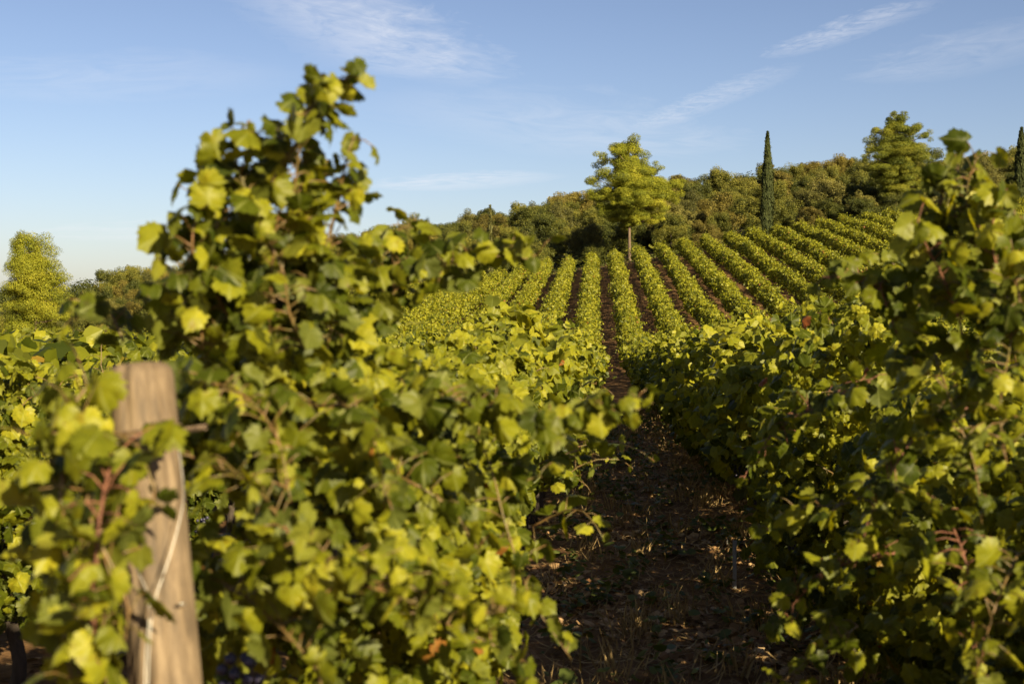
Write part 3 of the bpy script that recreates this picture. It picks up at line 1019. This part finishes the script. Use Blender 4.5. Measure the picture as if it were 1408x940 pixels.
# rusty wire wrapped about the post, its twisted tail sticking out to the right
wr = ring(H - .115, .0525, 40, .004, 3.2, .007)
tail_t = np.linspace(0, 1, 40)
dirx = unit((ex * 1.0 + ey * -.2)[None])[0]
dirx = dirx if (CAM_R.T @ dirx)[0] > 0 else -dirx
def twist(phase):
    return axis * (H - .105) + dirx * (.045 + .055 * tail_t)[:, None] + .0035 * (np.cos(tail_t * 26 + phase)[:, None] * axis + np.sin(tail_t * 26 + phase)[:, None] * ey)
tubes('wrapped_wire', [(wr, .0016), (twist(0), .0014), (twist(3.14), .0014)], M_RUST, post, 6)
# bright wire going over the shaft and two strands running down in a V to the anchor
toward = -unit((at(190, 500, 2.08) - np.array([0, 0, CAM_H]))[None])[0]
def on_face(px, py, d=1.985):
    return at(px, py, d) - pbase
tubes('tie_wire', [(smooth_path([on_face(243, 600, 2.06), on_face(251, 660, 2.03), on_face(250, 700, 2.0), on_face(233, 765, 1.97), on_face(213, 825, 1.95), on_face(206, 880, 1.94), on_face(203, 960, 1.93)], 6), .0010),
                   (smooth_path([on_face(172, 720, 2.0), on_face(185, 775, 1.97), on_face(205, 825, 1.95), on_face(200, 900, 1.94), on_face(199, 960, 1.93)], 6), .0010)], M_WIRE, post, 6)
tubes('staple', [(np.array([on_face(244, 831, 1.985), on_face(249, 829, 1.977), on_face(254, 830, 1.985)]), .0018)], M_WIRE, post, 6)

# thin metal trellis stake half hidden under the right hedge
sx_, sy_ = 1.06, 11.2
b0 = at(1010, 790, 9.4)
gz0 = float(ground(b0[0], b0[1]))
st_h = .34
w, t_ = .012, .003
prof2 = np.array([(-w, -w), (w, -w), (w, -w + t_), (-w + t_, -w + t_), (-w + t_, w), (-w, w)])
V = np.vstack([np.c_[prof2, np.zeros(6)], np.c_[prof2, np.full(6, st_h)]])
i = np.arange(6)
sk = empty('metal_stake', (b0[0], b0[1], gz0 - .03))
tag(sk, 'short grey metal angle stake at the foot of the right hedge beside the alley', 'stake')
mesh_obj('angle_bar', V, [np.c_[i, (i + 1) % 6, (i + 1) % 6 + 6, i + 6], np.array([[6, 7, 8, 9], [6, 9, 10, 11], [3, 2, 1, 0], [5, 4, 3, 0]])], M_STAKE, sk)
tubes('wire_hook', [(smooth_path([(-.02, 0, st_h - .05), (-.05, -.01, st_h - .02), (-.04, -.02, st_h + .03), (-.01, -.02, st_h + .02)], 5), .003)], M_WIRE, sk, 6)

# drip hose along the second row on the left
hx = X_LEFT - SPACING + .42
hy = np.arange(5.0, 34, .5)
hp = np.c_[hx + .04 * np.sin(hy * .7), hy, ground(hx, hy) + .10 + .03 * np.sin(hy * 1.3)]
tag(tubes('drip_hose', [(hp, .011)], M_HOSE, None, 8), 'black drip irrigation hose running along the foot of the shaded hedge left of the post', 'hose')

# ------------------------------------------------------------------ alley floor cover
def alley_points(n, y0, y1, x0=-.35, x1=1.35, pw=1.5):
    y = y0 + (y1 - y0) * rng.random(n) ** pw
    x = rng.uniform(x0, x1, n) + rng.normal(0, .15, n)
    return np.c_[x, y, soil_z(x, y)]


Lt = Leaves()
p = alley_points(20000, 3.5, 34, -.7, 1.7)
keep = snoise(p[:, :2] * 1.6, 21) + rng.normal(0, .35, len(p)) > .05
p = p[keep]
n = len(p)
Lt.add(p + [0, 0, .012], np.c_[rng.normal(0, .45, (n, 2)), np.ones(n)], rng.normal(0, 1, (n, 3)) * [1, 1, .25], rng.uniform(.022, .066, n), np.clip(rng.beta(1.6, 2.2, n), 0, 1))
p = alley_points(900, 5, 34, -3.0, -1.2)
n = len(p)
Lt.add(p + [0, 0, .012], np.c_[rng.normal(0, .45, (n, 2)), np.ones(n)], rng.normal(0, 1, (n, 3)) * [1, 1, .25], rng.uniform(.04, .095, n), np.clip(rng.beta(1.6, 2.2, n), 0, 1))
tag(Lt.build('fallen_leaves', M_LITTER, LEAF_MID), kind='stuff')

BLADE = [(np.c_[np.array([(-.03, 0), (.03, 0), (.024, .5), (0, 1), (-.024, .5)]), np.array([0, 0, .06, .28, .06])], np.array([(0, 1, 2), (0, 2, 4), (2, 3, 4)]))]
Gr = Leaves()
cl = alley_points(190, 4, 36, -.4, 1.35, 1.1)
for c in cl:
    m = rng.integers(8, 26)
    q = c + np.c_[rng.normal(0, .05, (m, 2)), np.zeros(m)]
    up = np.c_[rng.normal(0, .42, (m, 2)), np.ones(m)]
    Gr.add(q, np.c_[rng.normal(0, 1, (m, 2)), np.zeros(m) + .2], up, rng.uniform(.08, .22, m), rng.random(m))
q = alley_points(14000, 3.5, 32, -.6, 1.6)
m = len(q)
Gr.add(q + [0, 0, .01], np.c_[rng.normal(0, .3, (m, 2)), np.ones(m)], np.c_[rng.normal(0, 1, (m, 2)), rng.normal(.12, .14, m)], rng.uniform(.06, .18, m), rng.random(m))
tag(Gr.build('dry_grass', M_STRAW, BLADE), kind='stuff')

Wd = Leaves()
cl = alley_points(230, 4, 36, -.4, 1.3, 1.1)
for c in cl:
    m = rng.integers(10, 30)
    q = c + np.c_[rng.normal(0, .06, (m, 2)), rng.uniform(0, .14, m)]
    Wd.add(q, np.c_[rng.normal(0, .5, (m, 2)), np.ones(m)], np.c_[rng.normal(0, 1, (m, 2)), rng.normal(.2, .3, m)], rng.uniform(.03, .085, m), rng.random(m))
# weeds at the head of the rows, by the wood
hx_ = rng.uniform(-24, 44, 5000)
hy_ = rng.normal(139.5, 1.4, 5000)
q = np.c_[hx_, hy_, ground(hx_, hy_) + np.abs(rng.normal(0, .18, 5000))]
Wd.add(q, np.c_[rng.normal(0, .6, (5000, 2)), np.ones(5000)], np.c_[rng.normal(0, 1, (5000, 2)), rng.normal(.4, .4, 5000)], rng.uniform(.12, .25, 5000), rng.random(5000))
tag(Wd.build('weeds', M_WEED, SPRIG), kind='stuff')

# ------------------------------------------------------------------ trees
def puff(Ls, c, rad, n, size, up=.35, tint=.5, spread=.16, tip_out=.6, rough=.35):
    """One clump of foliage: faces scattered through an ellipsoid, mostly near its skin."""
    d = unit(rng.normal(size=(n, 3)))
    r = np.where(rng.random(n) < .75, 1 - np.abs(rng.normal(0, .16, n)), rng.random(n) ** .5)
    r = r * (1 + .22 * snoise(d * 2.6 + np.asarray(c), 91))
    p = np.asarray(c) + d * r[:, None] * np.asarray(rad)
    nrm = d + np.array([0, 0, up]) + rng.normal(0, rough, (n, 3))
    tip = d * tip_out + rng.normal(0, .6, (n, 3)) + np.array([0, 0, .25])
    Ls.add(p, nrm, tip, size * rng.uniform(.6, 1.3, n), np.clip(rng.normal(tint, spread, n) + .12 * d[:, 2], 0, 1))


def limb(p0, p1, r0, sag=.1):
    p0, p1 = np.asarray(p0, float), np.asarray(p1, float)
    m = (p0 + p1) / 2 + np.array([0, 0, -sag * np.linalg.norm(p1 - p0)]) + rng.normal(0, .06, 3)
    P = smooth_path([p0, m, p1], 5)
    return P, np.linspace(r0, r0 * .35, len(P))


def pine(name, label, px, top, base_py, depth, clumps, mat, bole_r, crown_base, lean=0.0, size=.13, group=None, dens=4.6, cat='tree', fill=1.15):
    """clumps: (px, py, rx, ry) of the crown's masses at the tree's depth; each becomes puffs spread round the trunk."""
    b = at(px, base_py, depth)
    gz_ = float(ground(b[0], b[1]))
    root = empty(name, (b[0], b[1], gz_))
    tag(root, label, cat, group)
    off = np.array(root.location)
    k = depth / FPX
    tip = at(px + lean, top, depth) - off
    cb = at(px, crown_base, depth) - off
    tp = smooth_path([(0, 0, -.2), (rng.normal(0, .08), rng.normal(0, .08), cb[2] * .6), (tip[0] * .4, 0, (cb[2] + tip[2]) / 2), (tip[0], 0, tip[2] * .96)], 6)
    tubes('trunk', [(tp, np.interp(np.linspace(0, 1, len(tp)), [0, .1, 1], [bole_r * 1.25, bole_r, .03]))], M_PBARK, root, 10)
    Ls = Leaves()
    half = max(abs(c[0] - px) for c in clumps) * k
    for (cx_, cy_, rx, ry) in clumps:
        cx_ = px + (cx_ - px) * 1.06
        c0 = at(cx_, cy_, depth) - off
        reach = abs(c0[0]) + rx * k
        for q in range(3):
            dy = rng.uniform(-1, 1) * min(half * .75, reach * 1.0 + .4)
            if q == 0:
                c = c0 + [0, rng.normal(0, .3), 0]
            else:
                ang = rng.uniform(.45, 2.7) * rng.choice([-1, 1])
                rr_ = max(abs(c0[0]), .3) * rng.uniform(.5, 1.0)
                sgn = np.sign(c0[0]) or 1
                c = np.array([sgn * rr_ * abs(math.cos(ang)), rr_ * math.sin(ang) * 1.2 + dy * .3, c0[2] + rng.normal(0, .35)])
            rad = np.array([rx, rx, ry]) * k * (1.0 if q == 0 else rng.uniform(.7, 1.0))
            for s_ in range(7):       # break every mass into smaller tufts
                o_ = np.clip(rng.normal(0, .5, 3), -.75, .75) * rad
                rd = rad * rng.uniform(.28, .54) * fill * np.array([1, 1, .88])
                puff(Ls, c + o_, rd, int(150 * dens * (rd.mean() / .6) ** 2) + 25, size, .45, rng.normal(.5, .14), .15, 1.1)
            if q < 2:
                h = np.clip(c[2] - .25 * np.linalg.norm(c[:2]) - .2, cb[2] * .75, tip[2] * .93)
                tx = np.interp(h, tp[:, 2], tp[:, 0]); ty = np.interp(h, tp[:, 2], tp[:, 1])
                P, r_ = limb((tx, ty, h), c, bole_r * .32, .06)
                tubes('branch', [(P, r_)], M_PBARK, root, 6)
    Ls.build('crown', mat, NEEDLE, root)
    return root


pine('pine_tree', 'broad sunlit yellow-green pine with bare trunk standing at the top of the central vine rows', 866, 190, 341, 140.5,
     [(865, 203, 15, 13), (850, 212, 18, 13), (832, 217, 13, 10), (876, 214, 14, 12), (897, 232, 14, 11), (838, 233, 20, 13), (872, 232, 24, 15), (822, 246, 14, 10),
      (855, 250, 26, 15), (886, 254, 26, 15), (912, 256, 20, 13), (930, 250, 9, 8), (818, 268, 12, 9), (840, 270, 26, 14), (872, 276, 28, 15), (905, 276, 24, 14), (924, 272, 12, 12),
      (850, 293, 24, 12), (882, 296, 26, 11), (905, 294, 14, 9), (838, 284, 14, 10), (866, 306, 16, 7)], M_PINE, .18, 312, -2)
pine('pine_tree', 'tall dense dark green pine above the right-hand rows, its crown against the sky', 1231, 155, 292, 146,
     [(1236, 165, 14, 11), (1226, 175, 14, 10), (1250, 178, 14, 11), (1210, 182, 12, 9), (1268, 188, 9, 8), (1234, 190, 24, 13), (1208, 198, 16, 10), (1256, 198, 17, 12),
      (1195, 214, 11, 8), (1222, 212, 26, 13), (1252, 216, 24, 14), (1205, 232, 20, 11), (1236, 234, 30, 14), (1264, 236, 14, 12), (1214, 248, 22, 11), (1246, 254, 26, 12), (1266, 252, 10, 10), (1232, 266, 24, 10)],
     M_PINE_D, .22, 272, 3)
pine('conifer', 'bushy young bright green conifer with two tops at the far left', 50, 322, 505, 100,
     [(30, 332, 12, 14), (54, 338, 13, 15), (28, 354, 18, 15), (58, 360, 19, 15), (42, 366, 20, 14), (38, 378, 26, 15), (68, 382, 22, 14), (24, 398, 18, 14), (52, 402, 26, 16), (82, 404, 12, 12),
      (34, 424, 24, 14), (66, 426, 26, 15), (20, 440, 16, 14), (88, 430, 8, 10), (50, 450, 34, 16), (30, 474, 24, 14), (70, 474, 24, 14)], M_PINE, .16, 480, -4, size=.115, dens=3.2, fill=1.6)


def cypress(label, px, top, base_py, depth, half_px, mat, dens=1.0, open_=0.0):
    b = at(px, base_py, depth)
    g = float(ground(b[0], b[1]))
    root = empty('cypress_tree', (b[0], b[1], g))
    tag(root, label, 'tree')
    off = np.array(root.location)
    Hc = (at(px, top, depth) - off)[2]
    k = depth / FPX
    tubes('trunk', [(np.array([(0, 0, -.2), (0, 0, .6), (0, 0, Hc * .5), (0, 0, Hc * .9)]), np.array([.16, .13, .08, .02]) * (1 - .5 * open_))], M_PBARK, root, 8)
    n = int(9000 * dens)
    f = rng.random(n) ** .85
    f = .05 + f * .95
    prof_ = np.interp(f, [0, .05, .14, .35, .6, .8, .93, 1], [.3, .7, .95, 1.0, .86, .62, .34, .04])
    a = rng.uniform(0, 6.283, n)
    flame = 1 + .34 * snoise(np.c_[np.cos(a) * 2, np.sin(a) * 2, f * 14], 61) + open_ * .5 * snoise(np.c_[np.cos(a) * 2, np.sin(a) * 2, f * 20], 62)
    r = half_px * k * prof_ * flame * (1 - np.abs(rng.normal(0, .13, n)))
    p = np.c_[np.cos(a) * r, np.sin(a) * r, f * Hc - .12]
    nrm = np.c_[np.cos(a), np.sin(a), np.full(n, .25)] + rng.normal(0, .35, (n, 3))
    tip = np.c_[np.cos(a) * .22, np.sin(a) * .22, np.ones(n)] + rng.normal(0, .16, (n, 3))
    Ls = Leaves()
    Ls.add(p, nrm, tip, rng.uniform(.16, .34, n), np.clip(rng.normal(.45, .2, n), 0, 1))
    Ls.build('crown', mat, NEEDLE[:1], root)


cypress('tall slim dark cypress between the two big pines, rising above the vine row ends', 1055, 182, 322, 141, 8.5, M_CYP)
cypress('dark cypress cut by the right edge of the photo', 1404, 176, 285, 146, 9.5, M_CYP)
cypress('very thin sparse young cypress left of the broad pine, in front of the wood', 674, 283, 392, 139.5, 4.6, M_OLIVE, .22, .8)

# ------------------------------------------------------------------ wood on the hill: every bush a thing of its own
def bush_mesh(kind, mat, seed):
    """Crown of a wood tree about 4.5 m high and 5.5 m wide, standing on z = 0."""
    global rng
    keep = rng
    rng = np.random.default_rng(seed)
    Ls = Leaves()
    nl = rng.integers(20, 27)
    for i in range(nl):
        a = rng.uniform(0, 6.28)
        lvl = rng.random() ** 1.25
        rr_ = (2.2 if kind != 'tall' else 1.3) * math.sqrt(rng.random()) * (1 - .45 * lvl)
        hz_ = .7 + lvl * (2.9 if kind != 'tall' else 4.2)
        s_ = rng.uniform(.60, 1.0) * (1.15 - .25 * lvl)
        for q in range(3):
            o_ = np.clip(rng.normal(0, .4, 3), -.5, .5) * s_
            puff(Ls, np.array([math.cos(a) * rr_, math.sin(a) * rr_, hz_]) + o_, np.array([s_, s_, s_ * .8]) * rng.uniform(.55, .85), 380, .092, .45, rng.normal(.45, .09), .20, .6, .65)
    V, F, C, U = Ls.arrays(SPRIG)
    V[:, 2] = np.maximum(V[:, 2], .05)
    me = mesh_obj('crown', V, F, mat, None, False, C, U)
    rng = keep
    return me


PROTO = []
for kind, mat, desc, nm in [('round', M_OAK, 'dark green rounded oak', 'oak_tree'), ('round', M_OAK, 'dark green rounded oak', 'oak_tree'), ('tall', M_OAK, 'dark green upright oak', 'oak_tree'),
                            ('round', M_OLIVE, 'grey-green olive bush', 'olive_tree'), ('tall', M_OLIVE, 'upright grey-green olive', 'olive_tree'),
                            ('round', M_DRY, 'tawny brown-green shrub', 'shrub'), ('round', M_DRY, 'tawny brown-green shrub', 'shrub')]:
    c = bush_mesh(kind, mat, 900 + len(PROTO))
    me = c.data
    bpy.data.objects.remove(c)
    PROTO.append((me, desc, nm))
_tp = smooth_path([(0, 0, -.3), (.06, .03, .8), (-.05, .08, 1.8), (.1, 0, 3.0)], 4)
_tv, _tq, _tt = tube(_tp, np.linspace(.16, .05, len(_tp)), 7)
_t = mesh_obj('trunk', _tv, [_tq, _tt], M_TRUNK)
TRUNK_ME = _t.data
bpy.data.objects.remove(_t)

front_seen = {}
wood = []
taken = [(at(866, 341, 140.5), 4.0), (at(1231, 292, 146), 3.2), (at(1055, 322, 141), 2.4), (at(1404, 285, 146), 2.4), (at(674, 392, 139.5), 1.8)]
y = 143.5
line = 0
while y < 252:
    step = 4.6 + .018 * (y - 140) + (0 if line else -.4)
    x = -62 - (y - 140) * .22 + rng.uniform(0, step)
    while x < 50 + (y - 140) * .25:
        px_ = x + rng.normal(0, .7)
        py_ = y + rng.normal(0, 1.0)
        if all((px_ - t[0][0]) ** 2 + (py_ - t[0][1]) ** 2 > t[1] ** 2 for t in taken):
            wood.append((px_, py_, line))
        x += step * rng.uniform(.85, 1.2)
    y += 5.2 if line < 2 else 10.5
    line += 1


def row_near(x):
    k = round((x - X_LEFT) / SPACING)
    if k <= 0:
        return 'left', -k
    return 'right', k - 1


for (x, y, line) in wood:
    i = rng.choice(len(PROTO), p=[.32, .24, .015, .22, .015, .10, .09])
    me, desc, nm = PROTO[i]
    s = rng.uniform(.75, 1.15) * (.80 if line == 0 else .95 + .05 * min(line, 7))
    o = empty(nm, (x, y, float(ground(x, y)) - .1), rng.uniform(0, 6.28))
    o.scale = (s * rng.uniform(.9, 1.15), s * rng.uniform(.9, 1.15), s * rng.uniform(.85, 1.08))
    sd_, k = row_near(x)
    if line == 0 and -26 < x < 44 and k < 20 and (sd_, k) not in front_seen:
        front_seen[(sd_, k)] = 1
        lab = f'{desc} topping the {ORD[k]} vine row {sd_} of the alley'
        tag(o, lab, 'tree' if 'tree' in nm else 'shrub', 'bushes along the front edge of the wood')
    else:
        tag(o, f'{desc} in the dense wood covering the hill above the vine rows', 'tree' if 'tree' in nm else 'shrub', f'{desc}s in the hillside wood')
    if line == 0:
        c = bpy.data.objects.new('crown', me); col.objects.link(c); c.parent = o
        t = bpy.data.objects.new('trunk', TRUNK_ME); col.objects.link(t); t.parent = o
    else:
        # far up the slope only the crown shows
        loc, rot, sc = o.location.copy(), o.rotation_euler.copy(), o.scale.copy()
        props = {q: o[q] for q in ('label', 'category', 'group')}
        bpy.data.objects.remove(o)
        o = bpy.data.objects.new(nm, me); col.objects.link(o)
        o.location, o.rotation_euler, o.scale = loc, rot, sc
        for q, v in props.items():
            o[q] = v

# far wood: low scrub between the bushes and the hazy wooded shoulder at the left
Un = Leaves()
n = 42000
x = rng.uniform(-110, 75, n)
y = 143 + 135 * rng.random(n)
p = np.c_[x, y, ground(x, y) + rng.random(n) ** 2 * 1.3]
Un.add(p, np.c_[rng.normal(0, .5, n), rng.normal(-.3, .5, n), np.ones(n)], rng.normal(0, 1, (n, 3)) + [0, 0, .5], rng.uniform(.35, .7, n), np.clip(rng.normal(.4, .2, n) + .2 * snoise(p * .15, 33), 0, 1))
tag(Un.build('undergrowth', M_OAK, SPRIG), kind='stuff')
Fw = Leaves()
for _ in range(620):
    x = rng.uniform(-210, -50)
    y = rng.uniform(235, 330)
    s_ = rng.uniform(1.4, 3.0)
    if _ > 330:
        x, y = rng.uniform(-90, 100), rng.uniform(236, 262)
    puff(Fw, (x, y, float(ground(x, y)) + s_ * .8), (s_, s_, s_ * .9), 420, .36, .4, rng.normal(.5, .15), .16)
tag(Fw.build('far_wood', M_OAK, SPRIG), kind='stuff')
print('rows', len(ROWS), 'wood', len(wood))
